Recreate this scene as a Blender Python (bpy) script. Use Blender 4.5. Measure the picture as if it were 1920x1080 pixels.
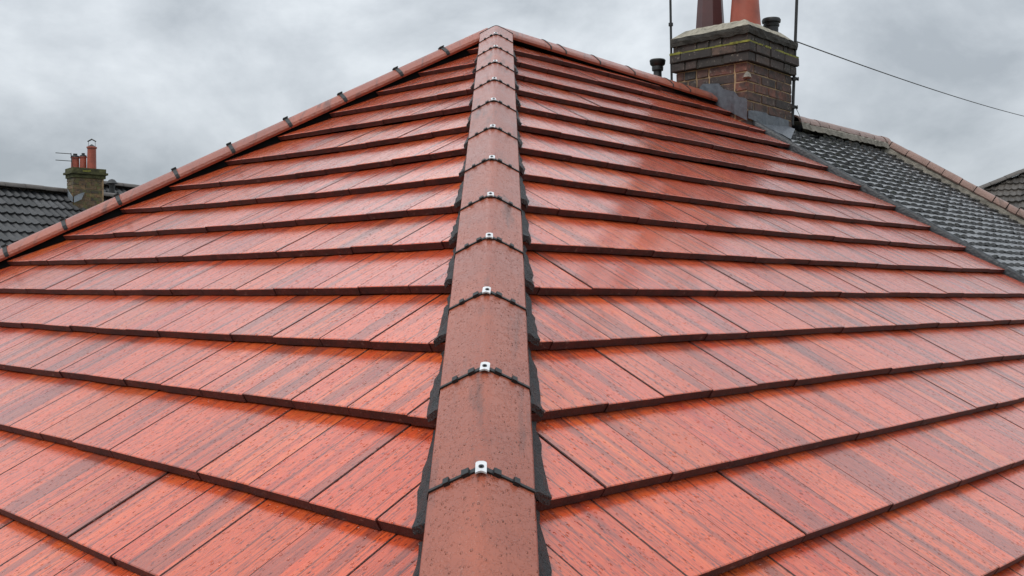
import bpy, bmesh, math, random
from mathutils import Vector as V, Matrix
random.seed(7)
for o in list(bpy.data.objects): bpy.data.objects.remove(o)
SC = bpy.context.scene
COL = SC.collection
R = math.radians

# ------------------------------------------------------------------ camera
F = 1943.6                      # focal length in pixels of a 1920 wide picture
PITCH = 0.0047
cd = bpy.data.cameras.new('camera'); cam = bpy.data.objects.new('camera', cd); COL.objects.link(cam)
cd.sensor_width = 36.0; cd.lens = 36.0 * F / 1920; cd.clip_start = .05; cd.clip_end = 3000
cam.location = (0, 0, 0); cam.rotation_euler = (math.pi/2 + PITCH, 0, 0)
SC.camera = cam

# ------------------------------------------------------------------ world and sun (overcast)
SUN_EL, SUN_AZ = R(58), R(215)
w = bpy.data.worlds.new('World'); SC.world = w; w.use_nodes = True
nt = w.node_tree; nt.nodes.clear()
def N(t, typ, **kw):
    n = t.nodes.new(typ)
    for k, v in kw.items():
        if k.startswith('i_'): n.inputs[k[2:].replace('_', ' ')].default_value = v
        else: setattr(n, k, v)
    return n
sky = N(nt, 'ShaderNodeTexSky', sky_type='NISHITA', sun_disc=False, sun_elevation=SUN_EL, sun_rotation=SUN_AZ)
b1 = N(nt, 'ShaderNodeBackground'); b1.inputs[1].default_value = .09
tc = N(nt, 'ShaderNodeTexCoord')
sep = N(nt, 'ShaderNodeSeparateXYZ'); nt.links.new(tc.outputs['Generated'], sep.inputs[0])
mp = N(nt, 'ShaderNodeMapping'); mp.inputs['Scale'].default_value = (1, 1, 1.35); mp.inputs['Location'].default_value = (5.6, 2.3, .75)
nt.links.new(tc.outputs['Generated'], mp.inputs[0])
n1 = N(nt, 'ShaderNodeTexNoise'); n1.inputs['Scale'].default_value = 4.0; n1.inputs['Detail'].default_value = 10; n1.inputs['Roughness'].default_value = .57; n1.inputs['Distortion'].default_value = .2
nt.links.new(mp.outputs[0], n1.inputs[0])
cr = N(nt, 'ShaderNodeValToRGB'); nt.links.new(n1.outputs[0], cr.inputs[0])
e = cr.color_ramp.elements; e[0].position = .33; e[0].color = (.315, .345, .375, 1); e[1].position = .64; e[1].color = (.64, .675, .705, 1)
m_ = cr.color_ramp.elements.new(.49); m_.color = (.475, .508, .54, 1)
grad = N(nt, 'ShaderNodeMapRange'); grad.inputs['From Min'].default_value = 0.05; grad.inputs['From Max'].default_value = 1; grad.inputs['To Min'].default_value = 1.0; grad.inputs['To Max'].default_value = 2.0
nt.links.new(sep.outputs[2], grad.inputs[0])
b2 = N(nt, 'ShaderNodeBackground'); nt.links.new(cr.outputs[0], b2.inputs[0]); nt.links.new(grad.outputs[0], b2.inputs[1])
mx = N(nt, 'ShaderNodeMixShader'); mx.inputs[0].default_value = .93
nt.links.new(sky.outputs[0], b1.inputs[0]); nt.links.new(b1.outputs[0], mx.inputs[1]); nt.links.new(b2.outputs[0], mx.inputs[2])
ow = N(nt, 'ShaderNodeOutputWorld'); nt.links.new(mx.outputs[0], ow.inputs[0])
sd = bpy.data.lights.new('sun', 'SUN'); sun = bpy.data.objects.new('sun', sd); COL.objects.link(sun)
sd.energy = 1.5; sd.angle = R(25); sd.color = (1, .96, .9)
sv = V((math.sin(SUN_AZ)*math.cos(SUN_EL), math.cos(SUN_AZ)*math.cos(SUN_EL), math.sin(SUN_EL)))
sun.rotation_euler = sv.to_track_quat('Z', 'Y').to_euler()
SC.view_settings.view_transform = 'Standard'; SC.view_settings.look = 'None'
SC.view_settings.exposure = 0.28; SC.view_settings.gamma = 1; SC.view_settings.use_curve_mapping = False
SC.render.engine = 'CYCLES'

# ------------------------------------------------------------------ helpers
def ray(x, y):
    a, b = (x-960)/F, -(y-540)/F
    c, s = math.cos(PITCH), math.sin(PITCH)
    return V((a, c-s*b, s+c*b))
def bp(x, y, n, P): r = ray(x, y); return r * (P.dot(n)/r.dot(n))
def at(x, y, Y): r = ray(x, y); return r * (Y/r.y)
def proj(P):
    c, s = math.cos(PITCH), math.sin(PITCH)
    yy = c*P.y + s*P.z; zz = -s*P.y + c*P.z
    if yy < .05: return None
    return 960+F*P.x/yy, 540-F*zz/yy, yy
def empty(name, loc, label, cat, group=None):
    o = bpy.data.objects.new(name, None); COL.objects.link(o); o.location = loc
    o['label'] = label; o['category'] = cat
    if group: o['group'] = group
    o.empty_display_size = .2
    return o
def wloc(p):
    return p.location.copy() if p.parent is None else wloc(p.parent)+p.matrix_parent_inverse.translation+p.location
def link(name, me, parent=None, loc=None, label=None, kind=None):
    o = bpy.data.objects.new(name, me); COL.objects.link(o)
    if loc is not None: o.location = loc
    if parent is not None:
        o.parent = parent
        o.matrix_parent_inverse = Matrix.Translation(-wloc(parent))
    if label: o['label'] = label
    if kind: o['kind'] = kind
    return o
# note: every parent sits unrotated, so undoing its summed location puts child meshes in world space
def mesh(name, verts, faces, mats, fm=None, smooth=False):
    me = bpy.data.meshes.new(name); me.from_pydata([tuple(v) for v in verts], [], faces)
    for m in (mats if isinstance(mats, (list, tuple)) else [mats]): me.materials.append(m)
    if fm:
        for p, i in zip(me.polygons, fm): p.material_index = i
    if smooth:
        for p in me.polygons: p.use_smooth = True
    me.update(); return me
class MB:
    def __init__(s): s.v = []; s.f = []; s.m = []
    def add(s, vs, fs, mi=0):
        o = len(s.v); s.v += list(vs); s.f += [tuple(i+o for i in f) for f in fs]; s.m += [mi]*len(fs)
    def box(s, c, x, y, z, mi=0):      # centre and three half-axis vectors
        vs = [c+x*i+y*j+z*k for i in (-1, 1) for j in (-1, 1) for k in (-1, 1)]
        s.add(vs, [(0, 1, 3, 2), (4, 6, 7, 5), (0, 4, 5, 1), (2, 3, 7, 6), (0, 2, 6, 4), (1, 5, 7, 3)], mi)
    def tube(s, pts, rad, n=8, mi=0, cap=True):
        rings = []
        for i, p in enumerate(pts):
            t = (pts[min(i+1, len(pts)-1)]-pts[max(i-1, 0)]).normalized()
            a = t.cross(V((0, 0, 1)) if abs(t.z) < .9 else V((1, 0, 0))).normalized(); b = t.cross(a)
            r = rad[i] if isinstance(rad, (list, tuple)) else rad
            rings.append([p+(a*math.cos(2*math.pi*j/n)+b*math.sin(2*math.pi*j/n))*r for j in range(n)])
        vs = [q for r_ in rings for q in r_]; fs = []
        for i in range(len(pts)-1):
            for j in range(n): fs.append((i*n+j, i*n+(j+1) % n, (i+1)*n+(j+1) % n, (i+1)*n+j))
        if cap: fs.append(tuple(range(n-1, -1, -1))); fs.append(tuple((len(pts)-1)*n+j for j in range(n)))
        s.add(vs, fs, mi)
    def lathe(s, c, prof, n=24, mi=0):   # prof: (radius, height)
        vs = [c+V((r*math.cos(2*math.pi*j/n), r*math.sin(2*math.pi*j/n), h)) for r, h in prof for j in range(n)]; fs = []
        for i in range(len(prof)-1):
            for j in range(n): fs.append((i*n+j, i*n+(j+1) % n, (i+1)*n+(j+1) % n, (i+1)*n+j))
        s.add(vs, fs, mi)
    def mesh(s, name, mats, smooth=False): return mesh(name, s.v, s.f, mats, s.m, smooth)
    def build(s, name, mats, parent=None, smooth=False, **kw):
        o = link(name, s.mesh(name, mats, smooth), parent, **kw)
        if smooth: smooth_by_angle(o.data)
        return o
def smooth_by_angle(me, ang=40):
    bm = bmesh.new(); bm.from_mesh(me)
    for e_ in bm.edges:
        if len(e_.link_faces) == 2 and e_.calc_face_angle(0) > R(ang): e_.smooth = False
    bm.to_mesh(me); bm.free()

# ------------------------------------------------------------------ materials
def mat(name):
    m = bpy.data.materials.new(name); m.use_nodes = True
    t = m.node_tree; return m, t, t.nodes['Principled BSDF']
def noise(t, vec, scale, detail=4, rough=.55, dist=0):
    n = N(t, 'ShaderNodeTexNoise'); n.inputs['Scale'].default_value = scale; n.inputs['Detail'].default_value = detail
    n.inputs['Roughness'].default_value = rough; n.inputs['Distortion'].default_value = dist
    if vec is not None: t.links.new(vec, n.inputs['Vector'])
    return n.outputs[0]
def ramp(t, fac, stops):
    n = N(t, 'ShaderNodeValToRGB'); t.links.new(fac, n.inputs[0]); el = n.color_ramp.elements
    while len(el) < len(stops): el.new(.5)
    for e_, (p, c) in zip(el, stops):
        e_.position = p; e_.color = (c, c, c, 1) if isinstance(c, (int, float)) else (*c, 1)
    return n.outputs[0]
def mixc(t, fac, a, b, mode='MIX'):
    n = N(t, 'ShaderNodeMix', data_type='RGBA', blend_type=mode)
    for i, x in ((0, fac), (6, a), (7, b)):
        if isinstance(x, (int, float)): n.inputs[i].default_value = x
        elif isinstance(x, tuple): n.inputs[i].default_value = (*x, 1)
        else: t.links.new(x, n.inputs[i])
    return n.outputs[2]
def mapping(t, vec, scale=(1, 1, 1), loc=(0, 0, 0), rot=(0, 0, 0)):
    n = N(t, 'ShaderNodeMapping'); n.inputs['Scale'].default_value = scale; n.inputs['Location'].default_value = loc; n.inputs['Rotation'].default_value = rot
    t.links.new(vec, n.inputs[0]); return n.outputs[0]
def math_(t, op, a, b=0.0):
    n = N(t, 'ShaderNodeMath', operation=op)
    for i, x in enumerate((a, b)):
        if isinstance(x, (int, float)): n.inputs[i].default_value = x
        else: t.links.new(x, n.inputs[i])
    return n.outputs[0]
def bump(t, h, strength, dist, prev=None):
    n = N(t, 'ShaderNodeBump'); n.inputs['Strength'].default_value = strength; n.inputs['Distance'].default_value = dist
    t.links.new(h, n.inputs['Height'])
    if prev is not None: t.links.new(prev, n.inputs['Normal'])
    return n.outputs[0]
def simple(name, c, rough=.6, metal=0, var=.25, scale=8, bmp=.2, bdist=.004, coat=0):
    m, t, b = mat(name); tcn = N(t, 'ShaderNodeTexCoord').outputs['Object']
    n = noise(t, tcn, scale, 6)
    d = tuple(x*(1-var) for x in c); l = tuple(min(1, x*(1+var)) for x in c)
    t.links.new(ramp(t, n, [(.3, d), (.7, l)]), b.inputs['Base Color'])
    b.inputs['Roughness'].default_value = rough; b.inputs['Metallic'].default_value = metal
    b.inputs['Coat Weight'].default_value = coat; b.inputs['Coat Roughness'].default_value = .15
    if bmp: t.links.new(bump(t, noise(t, tcn, scale*6, 4), bmp, bdist), b.inputs['Normal'])
    return m
def drops(t, vec, scale, size=.28):
    """scattered water drops: small rounded heights in some of the cells"""
    v = N(t, 'ShaderNodeTexVoronoi'); v.inputs['Scale'].default_value = scale; t.links.new(vec, v.inputs['Vector']); v.inputs['Randomness'].default_value = 1
    sp = N(t, 'ShaderNodeSeparateColor'); t.links.new(v.outputs['Color'], sp.inputs[0])
    rad = math_(t, 'MULTIPLY', sp.outputs[0], size)
    h = math_(t, 'SUBTRACT', rad, v.outputs['Distance'])
    h = math_(t, 'MAXIMUM', h, 0.0)
    return math_(t, 'POWER', math_(t, 'DIVIDE', h, size), .5)

def tile_red():
    m, t, b = mat('glazed_red_roof_tile')
    uv = N(t, 'ShaderNodeUVMap', uv_map='UVMap').outputs[0]
    at_ = N(t, 'ShaderNodeAttribute', attribute_name='tid'); sp = N(t, 'ShaderNodeSeparateColor'); t.links.new(at_.outputs['Color'], sp.inputs[0])
    wob = noise(t, mapping(t, uv, (5, 3, 1)), 1, 3)
    off = N(t, 'ShaderNodeCombineXYZ'); t.links.new(math_(t, 'MULTIPLY', sp.outputs[0], 9), off.inputs[0]); t.links.new(math_(t, 'MULTIPLY', sp.outputs[1], 23), off.inputs[1]); t.links.new(sp.outputs[2], off.inputs[2])
    def vec(sx, sy, jit=1):
        n = N(t, 'ShaderNodeVectorMath', operation='ADD'); t.links.new(mapping(t, uv, (sx, sy, 1)), n.inputs[0])
        if jit: t.links.new(off.outputs[0], n.inputs[1])
        return n.outputs[0]
    big = noise(t, vec(14, .55), 1, 1.5, .5)                     # broad bands down the slope
    med = noise(t, vec(34, 1.3), 1, 3, .6)
    fine = noise(t, vec(170, 9), 1, 4, .65)
    grain = noise(t, vec(300, 22), 1, 3, .6, 1.0)
    red = mixc(t, sp.outputs[2], (.63, .084, .024), (.72, .135, .030))
    c = mixc(t, ramp(t, med, [(.38, 0), (.62, 1)]), red, mixc(t, sp.outputs[1], (.69, .108, .028), (.52, .054, .018)))
    band = ramp(t, big, [(.572, 0), (.605, 1)])
    c = mixc(t, math_(t, 'MULTIPLY', band, .72), c, (.25, .058, .038))
    thin = ramp(t, noise(t, vec(55, .9), 1, 2, .5), [(.625, 0), (.67, 1)])
    c = mixc(t, math_(t, 'MULTIPLY', thin, .5), c, (.17, .05, .045))
    c = mixc(t, ramp(t, fine, [(.34, .65), (.48, 0)]), c, (.22, .028, .018))
    c = mixc(t, ramp(t, grain, [(.36, .7), (.46, 0)]), c, (.12, .016, .012))
    acr = N(t, 'ShaderNodeUVMap', uv_map='across').outputs[0]; sx = N(t, 'ShaderNodeSeparateXYZ'); t.links.new(acr, sx.inputs[0])
    pos = math_(t, 'ADD', math_(t, 'MULTIPLY', sp.outputs[1], .34), .33)
    gdist = math_(t, 'ABSOLUTE', math_(t, 'SUBTRACT', sx.outputs[0], pos))
    groove = ramp(t, gdist, [(.006, 1), (.014, 0)])
    pos2 = math_(t, 'ADD', math_(t, 'MULTIPLY', sp.outputs[2], .16), .10)
    gr2 = ramp(t, math_(t, 'ABSOLUTE', math_(t, 'SUBTRACT', sx.outputs[0], pos2)), [(.004, .8), (.010, 0)])
    groove = math_(t, 'MAXIMUM', groove, gr2)
    c = mixc(t, math_(t, 'MULTIPLY', groove, .75), c, (.11, .022, .018))
    c = mixc(t, 1.0, c, ramp(t, sp.outputs[0], [(0, .80), (.5, .97), (1, 1.0)]), 'MULTIPLY')
    # small pits
    pit = N(t, 'ShaderNodeTexVoronoi'); pit.inputs['Scale'].default_value = 1; t.links.new(vec(75, 40), pit.inputs['Vector'])
    pm = ramp(t, pit.outputs['Distance'], [(.12, .85), (.24, 0)])
    c = mixc(t, pm, c, (.13, .02, .016))
    t.links.new(c, b.inputs['Base Color'])
    wet = noise(t, mapping(t, uv, (1.3, .9, 1)), 1, 4, .6)
    t.links.new(ramp(t, wet, [(.35, .30), (.65, .45)]), b.inputs['Roughness'])
    b.inputs['IOR'].default_value = 1.45; b.inputs['Specular IOR Level'].default_value = .15
    b.inputs['Coat Weight'].default_value = 1; b.inputs['Coat IOR'].default_value = 1.64
    t.links.new(ramp(t, wet, [(.3, .03), (.7, .12)]), b.inputs['Coat Roughness'])
    h1 = math_(t, 'ADD', math_(t, 'MULTIPLY', fine, .6), math_(t, 'MULTIPLY', grain, .5))
    bn = bump(t, math_(t, 'SUBTRACT', 1.0, groove), .8, .003, bump(t, h1, .8, .003))
    bn = bump(t, med, .35, .003, bn)
    dr = drops(t, mapping(t, uv, (1, .75, 1)), 95, .34)
    bn2 = bump(t, dr, .9, .0028, bn)
    t.links.new(bn2, b.inputs['Normal'])
    bn3 = bump(t, dr, .9, .0026, bump(t, h1, .28, .0020, bump(t, noise(t, vec(16, 2), 1, 3), .25, .005)))
    t.links.new(bn3, b.inputs['Coat Normal'])
    return m
M = {}
M['tile'] = tile_red()
def nose_():
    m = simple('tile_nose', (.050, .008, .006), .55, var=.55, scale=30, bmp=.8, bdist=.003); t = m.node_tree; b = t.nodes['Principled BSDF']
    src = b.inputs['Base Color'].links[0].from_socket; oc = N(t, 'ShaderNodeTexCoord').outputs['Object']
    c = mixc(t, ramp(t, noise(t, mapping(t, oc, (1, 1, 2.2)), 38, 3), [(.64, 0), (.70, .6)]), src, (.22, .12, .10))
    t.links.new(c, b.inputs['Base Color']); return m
M['nose'] = nose_() or simple('tile_nose', (.062, .010, .007), .55, var=.5, scale=30, bmp=.6, bdist=.002, coat=.0)
def cap_mat(name, c1, c2, stain, rough=.45, coat=.65):
    m, t, b = mat(name); oc = N(t, 'ShaderNodeTexCoord').outputs['Object']
    n = noise(t, oc, 5, 6, .6); n2 = noise(t, mapping(t, oc, (22, 3, 3)), 1, 5, .6)
    c = mixc(t, ramp(t, n, [(.35, 0), (.65, 1)]), c1, c2)
    c = mixc(t, ramp(t, n2, [(.56, 0), (.70, .75)]), c, stain)
    spk = noise(t, oc, 160, 3, .6)
    c = mixc(t, ramp(t, spk, [(.28, .3), (.40, 0)]), c, tuple(x*.5 for x in stain))
    oi = N(t, 'ShaderNodeObjectInfo').outputs['Random']
    c = mixc(t, 1.0, c, ramp(t, oi, [(0, .80), (.5, .95), (1, 1.0)]), 'MULTIPLY')
    t.links.new(c, b.inputs['Base Color'])
    t.links.new(ramp(t, n, [(.3, rough-.08), (.7, rough+.1)]), b.inputs['Roughness'])
    b.inputs['Coat Weight'].default_value = coat; b.inputs['Coat Roughness'].default_value = .2; b.inputs['Specular IOR Level'].default_value = .3
    dr = drops(t, mapping(t, oc, (1.0, .7, .7)), 120, .36)
    wrm = noise(t, oc, 75, 2, .5, 1.6)
    bn = bump(t, noise(t, oc, 240, 3), .25, .001, bump(t, noise(t, oc, 14, 3), .3, .006))
    bn = bump(t, ramp(t, wrm, [(.52, 0), (.62, 1)]), .45, .0018, bn)
    bn = bump(t, dr, 1, .0035, bn)
    t.links.new(bn, b.inputs['Normal']); t.links.new(bn, b.inputs['Coat Normal'])
    return m
M['cap'] = cap_mat('hip_cap_clay', (.26, .062, .032), (.32, .082, .043), (.10, .034, .024))
M['cap_brown'] = cap_mat('brown_ridge_clay', (.27, .16, .13), (.22, .135, .11), (.09, .065, .05), .55, .3)
M['cap_dark'] = simple('dark_ridge', (.085, .075, .068), .6, scale=6)
M['black'] = simple('black_plastic', (.010, .011, .012), .5, var=.2, scale=40, bmp=.2, bdist=.001)
M['rubber'] = simple('black_membrane', (.011, .012, .014), .45, var=.5, scale=25, bmp=1, bdist=.012)
M['steel'] = simple('white_metal', (.58, .59, .61), .3, var=.12, scale=60, bmp=0)
M['screw'] = simple('screw_dark', (.05, .05, .055), .3, metal=.8, var=.1, scale=60, bmp=0)
M['under'] = simple('dark_underlay', (.006, .006, .006), 1, bmp=0)
M['under'].node_tree.nodes['Principled BSDF'].inputs['Specular IOR Level'].default_value = 0
M['render'] = simple('wall_render', (.42, .39, .34), .85, var=.15, scale=2)
M['soffit'] = simple('white_board', (.7, .7, .68), .5, var=.05, scale=3, bmp=0)
M['gutter'] = simple('gutter_plastic', (.02, .02, .022), .3, var=.1, scale=5, bmp=0)
M['potbrown'] = simple('brown_glazed_pot', (.060, .016, .016), .5, var=.25, scale=6, bmp=.1, coat=.15)
M['potred'] = simple('terracotta_pot', (.29, .062, .033), .5, var=.25, scale=7, bmp=.3, coat=.1)
M['mortar'] = simple('mortar', (.33, .225, .13), .9, var=.35, scale=14, bmp=.5)
M['bedding'] = simple('mossy_mortar', (.21, .19, .16), .9, var=.35, scale=18, bmp=.8, bdist=.01)

def brick_mat(name, stops, lichen=0.0):
    m, t, b = mat(name); oi = N(t, 'ShaderNodeObjectInfo'); oc = N(t, 'ShaderNodeTexCoord').outputs['Object']
    r = oi.outputs['Random']
    base = ramp(t, r, stops)
    add = N(t, 'ShaderNodeVectorMath', operation='ADD'); t.links.new(oc, add.inputs[0]); t.links.new(oi.outputs['Location'], add.inputs[1])
    n = noise(t, add.outputs[0], 16, 6, .65)
    c = mixc(t, ramp(t, n, [(.38, 0), (.62, .85)]), base, (.022, .018, .016))
    c = mixc(t, ramp(t, noise(t, add.outputs[0], 45, 4), [(.60, 0), (.72, .5)]), c, (.30, .26, .21))
    if lichen:
        c = mixc(t, ramp(t, noise(t, add.outputs[0], 11, 5), [(.50-.1*lichen, 0), (.62, .8)]), c, (.10, .105, .03))
    t.links.new(c, b.inputs['Base Color']); b.inputs['Roughness'].default_value = .7
    t.links.new(bump(t, noise(t, add.outputs[0], 60, 5), .7, .004), b.inputs['Normal'])
    return m
M['brick'] = brick_mat('stack_brick', [(0, (.11, .045, .030)), (.3, (.030, .026, .026)), (.5, (.15, .055, .036)), (.7, (.045, .032, .028)), (.85, (.12, .045, .032)), (1, (.21, .070, .042))])
M['brickdark'] = brick_mat('sooty_brick', [(0, (.030, .026, .023)), (.4, (.065, .038, .030)), (.7, (.022, .020, .019)), (1, (.10, .062, .045))])
M['brickyellow'] = brick_mat('stock_brick', [(0, (.24, .14, .07)), (.5, (.13, .085, .05)), (.8, (.28, .16, .07)), (1, (.08, .055, .04))], .4)
def slab_mat():
    m, t, b = mat('weathered_concrete'); oc = N(t, 'ShaderNodeTexCoord').outputs['Object']
    c = ramp(t, noise(t, mapping(t, oc, (1, 1, 1)), 9, 7, .7), [(.3, (.17, .16, .13)), (.5, (.30, .275, .22)), (.7, (.42, .39, .32))])
    c = mixc(t, ramp(t, noise(t, oc, 22, 6, .7), [(.52, 0), (.68, .75)]), c, (.06, .055, .045))
    t.links.new(c, b.inputs['Base Color']); b.inputs['Roughness'].default_value = .85
    t.links.new(bump(t, noise(t, oc, 40, 6, .7), 1, .012), b.inputs['Normal'])
    return m
M['slab'] = slab_mat()
M['slabdark'] = simple('sooty_concrete', (.034, .032, .027), .85, var=.6, scale=16, bmp=1, bdist=.01)
M['mosscap'] = simple('mossy_cap', (.060, .060, .024), .9, var=.7, scale=9, bmp=1, bdist=.01)
M['lichen'] = simple('yellow_lichen', (.20, .20, .035), .9, var=.5, scale=25, bmp=1, bdist=.01)
M['lead'] = simple('lead_sheet', (.085, .097, .115), .42, metal=.3, var=.22, scale=30, bmp=.3, bdist=.01)
M['leadlight'] = simple('new_lead', (.24, .27, .30), .45, metal=.2, var=.3, scale=6, bmp=.6, bdist=.01)
def small_tile(name, a, b_, c_, rough, coat=.3):
    m, t, b = mat(name); at_ = N(t, 'ShaderNodeAttribute', attribute_name='tid'); sp = N(t, 'ShaderNodeSeparateColor'); t.links.new(at_.outputs['Color'], sp.inputs[0])
    uv = N(t, 'ShaderNodeUVMap', uv_map='UVMap').outputs[0]
    c = ramp(t, sp.outputs[0], [(0, a), (.5, b_), (1, c_)])
    n = noise(t, uv, 14, 6, .65)
    c = mixc(t, ramp(t, n, [(.45, 0), (.7, .7)]), c, tuple(x*.4 for x in a))
    t.links.new(c, b.inputs['Base Color']); b.inputs['Roughness'].default_value = rough
    b.inputs['Coat Weight'].default_value = coat; b.inputs['Coat Roughness'].default_value = .10
    bn = bump(t, noise(t, uv, 90, 4), .35, .002, bump(t, n, .25, .006))
    t.links.new(bn, b.inputs['Normal']); t.links.new(bn, b.inputs['Coat Normal'])
    return m
M['plain'] = small_tile('dark_plain_tile', (.008, .009, .011), (.018, .019, .022), (.042, .043, .047), .45, .75)
M['greyroll'] = small_tile('charcoal_tile', (.012, .013, .014), (.022, .023, .025), (.046, .047, .05), .55, .15)
M['brownroll'] = small_tile('brown_grey_tile', (.035, .030, .026), (.055, .047, .040), (.085, .074, .064), .6, .15)

# ------------------------------------------------------------------ tiled slopes
class Slope:
    """a plane with level direction d and downhill direction w; a runs along d, b downhill, h out of the plane"""
    def __init__(s, O, d, n):
        s.O = O; s.d = d.normalized(); s.n = n.normalized()
        s.w = s.d.cross(s.n);  s.w.normalize()
        if s.w.z > 0: s.w = -s.w
    def P(s, a, b, h=0.0): return s.O + s.d*a + s.w*b + s.n*h
    def ab(s, P): q = P-s.O; return q.dot(s.d), q.dot(s.w)
def clip(poly, nx, ny, c):      # keep nx*a+ny*b >= c
    out = []
    for i in range(len(poly)):
        p, q = poly[i], poly[(i+1) % len(poly)]
        dp, dq = nx*p[0]+ny*p[1]-c, nx*q[0]+ny*q[1]-c
        if dp >= 0: out.append(p)
        if (dp >= 0) != (dq >= 0):
            t = dp/(dp-dq); out.append((p[0]+(q[0]-p[0])*t, p[1]+(q[1]-p[1])*t))
    return out
def halfplanes(poly):
    """poly counter-clockwise or clockwise in (a,b) -> list of (nx,ny,c)"""
    ar = sum(poly[i][0]*poly[(i+1) % len(poly)][1]-poly[(i+1) % len(poly)][0]*poly[i][1] for i in range(len(poly)))
    sg = 1 if ar > 0 else -1; out = []
    for i in range(len(poly)):
        (x0, y0), (x1, y1) = poly[i], poly[(i+1) % len(poly)]
        nx, ny = -(y1-y0)*sg, (x1-x0)*sg; l = math.hypot(nx, ny)
        if l < 1e-6: continue
        nx /= l; ny /= l; out.append((nx, ny, nx*x0+ny*y0))
    return out
def area(poly): return abs(sum(poly[i][0]*poly[(i+1) % len(poly)][1]-poly[(i+1) % len(poly)][0]*poly[i][1] for i in range(len(poly))))/2
def screen_size(S, poly):
    pts = []
    for a, b in poly:
        q = proj(S.P(a, b))
        if q is None: return 0
        pts.append(q)
    cx = sum(p[0] for p in pts)/len(pts); cy = sum(p[1] for p in pts)/len(pts)
    xs = [p[0] for p in pts]; ys = [p[1] for p in pts]
    if max(xs) < 0 or min(xs) > 1920 or max(ys) < 0 or min(ys) > 1080: return 0
    return area([(p[0], p[1]) for p in pts])
def emit(tiles, limit, parent, name, mats, cap=None):
    """tiles: list of (size, verts, faces, fmat, uvs per vert, tid); biggest become parts, the rest one mass"""
    tiles.sort(key=lambda q: -q[0])
    def add_attrs(me, uvs, tids):
        ul = me.uv_layers.new(name='UVMap'); u2 = me.uv_layers.new(name='across')
        for lp in me.loops:
            q = uvs[lp.vertex_index]; ul.data[lp.index].uv = q[:2]; u2.data[lp.index].uv = (q[2] if len(q) > 2 else .5, 0)
        ca = me.attributes.new('tid', 'FLOAT_COLOR', 'POINT')
        for i, c in enumerate(tids): ca.data[i].color = (*c, 1)
    ind = [q for q in tiles[:limit] if q[0] > 0]; rest = tiles[len(ind):]
    for sz, vs, fs, fm, uvs, tid in ind:
        me = mesh(name, vs, fs, mats, fm); add_attrs(me, uvs, [tid]*len(vs)); link(name, me, parent)
    if rest:
        vv, ff, mm, uu, tt = [], [], [], [], []
        for sz, vs, fs, fm, uvs, tid in rest:
            o = len(vv); vv += vs; ff += [tuple(i+o for i in f) for f in fs]; mm += fm; uu += uvs; tt += [tid]*len(vs)
        me = mesh(name+'_field', vv, ff, mats, mm); add_attrs(me, uu, tt); link(name+'_field', me, parent, kind='stuff')
def flat_tile(S, poly, bn, T, gauge, jit, cham=.0024):
    """slab over polygon (a,b); the edge at b == nose is the proud one. Returns mesh pieces."""
    hp = lambda a, b: -(T+.005)*max(0, (bn-b))/gauge + jit[0] + jit[1]*(a-poly[0][0])
    n = len(poly); cxa = sum(p[0] for p in poly)/n; cxb = sum(p[1] for p in poly)/n
    def inset(p):
        dx, dy = cxa-p[0], cxb-p[1]; l = math.hypot(dx, dy) or 1
        return p[0]+dx/l*cham*1.3, p[1]+dy/l*cham*1.3
    ins = [inset(p) for p in poly]
    top = [S.P(*p, hp(*p)) for p in ins]
    shoulder = [S.P(*p, hp(*p)-cham*.8) for p in poly]
    bot = [S.P(*p, hp(*p)-T) for p in poly]
    vs = top+shoulder+bot
    fs = [tuple(range(n))]; fm = [0]
    for i in range(n):
        j = (i+1) % n
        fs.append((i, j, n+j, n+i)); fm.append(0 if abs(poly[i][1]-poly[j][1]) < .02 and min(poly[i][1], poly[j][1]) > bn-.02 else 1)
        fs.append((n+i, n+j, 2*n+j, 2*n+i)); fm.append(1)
    fs.append(tuple(range(3*n-1, 2*n-1, -1))); fm.append(1)
    uv = ins+poly+poly
    return vs, fs, fm, [tuple(p) for p in uv]
def rand_tid(): return (random.random(), random.random(), random.random())
def red_slope(S, hps, rows, width, T, nose_fn, a_range, b_gauge, flip=False):
    out = []
    for k in rows:
        off = random.choice((0, .5))*width + random.uniform(-.03, .03)
        bn0 = k*b_gauge
        a = a_range(k)[0]-width+off
        while a < a_range(k)[1]+width:
            w_ = width*(1+random.uniform(-.035, .035)); a0, a1 = a+.0011, a+w_-.0011; a += w_
            j = random.uniform(-.0022, .0022)
            n0, n1 = nose_fn(k, a0)+j, nose_fn(k, a1)+j
            poly = [(a0, n0), (a1, n1), (a1, n1-b_gauge*1.17), (a0, n0-b_gauge*1.17)]
            for h in hps:
                poly = clip(poly, *h)
                if len(poly) < 3: break
            if len(poly) < 3 or area(poly) < .0006: continue
            vs, fs, fm, uv = flat_tile(S, poly, (n0+n1)/2, T, b_gauge, (random.uniform(-.0012, .0012), random.uniform(-.008, .008)))
            uv = [(p[0], p[1], (p[0]-a0)/(a1-a0)) for p in uv]
            vis = clip(poly, 0, 1, (n0+n1)/2-b_gauge)
            sz = screen_size(S, vis) if len(vis) > 2 and area(vis) > .0004 else 0
            out.append((sz, vs, fs, fm, uv, rand_tid()))
    return out
def bounds(hps, b, lo, hi):
    for nx, ny, c in hps:
        if abs(nx) < 1e-5:
            if ny*b < c: return None
            continue
        v = (c-ny*b)/nx
        if nx > 0: lo = max(lo, v)
        else: hi = min(hi, v)
    return (lo, hi) if hi > lo else None
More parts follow.
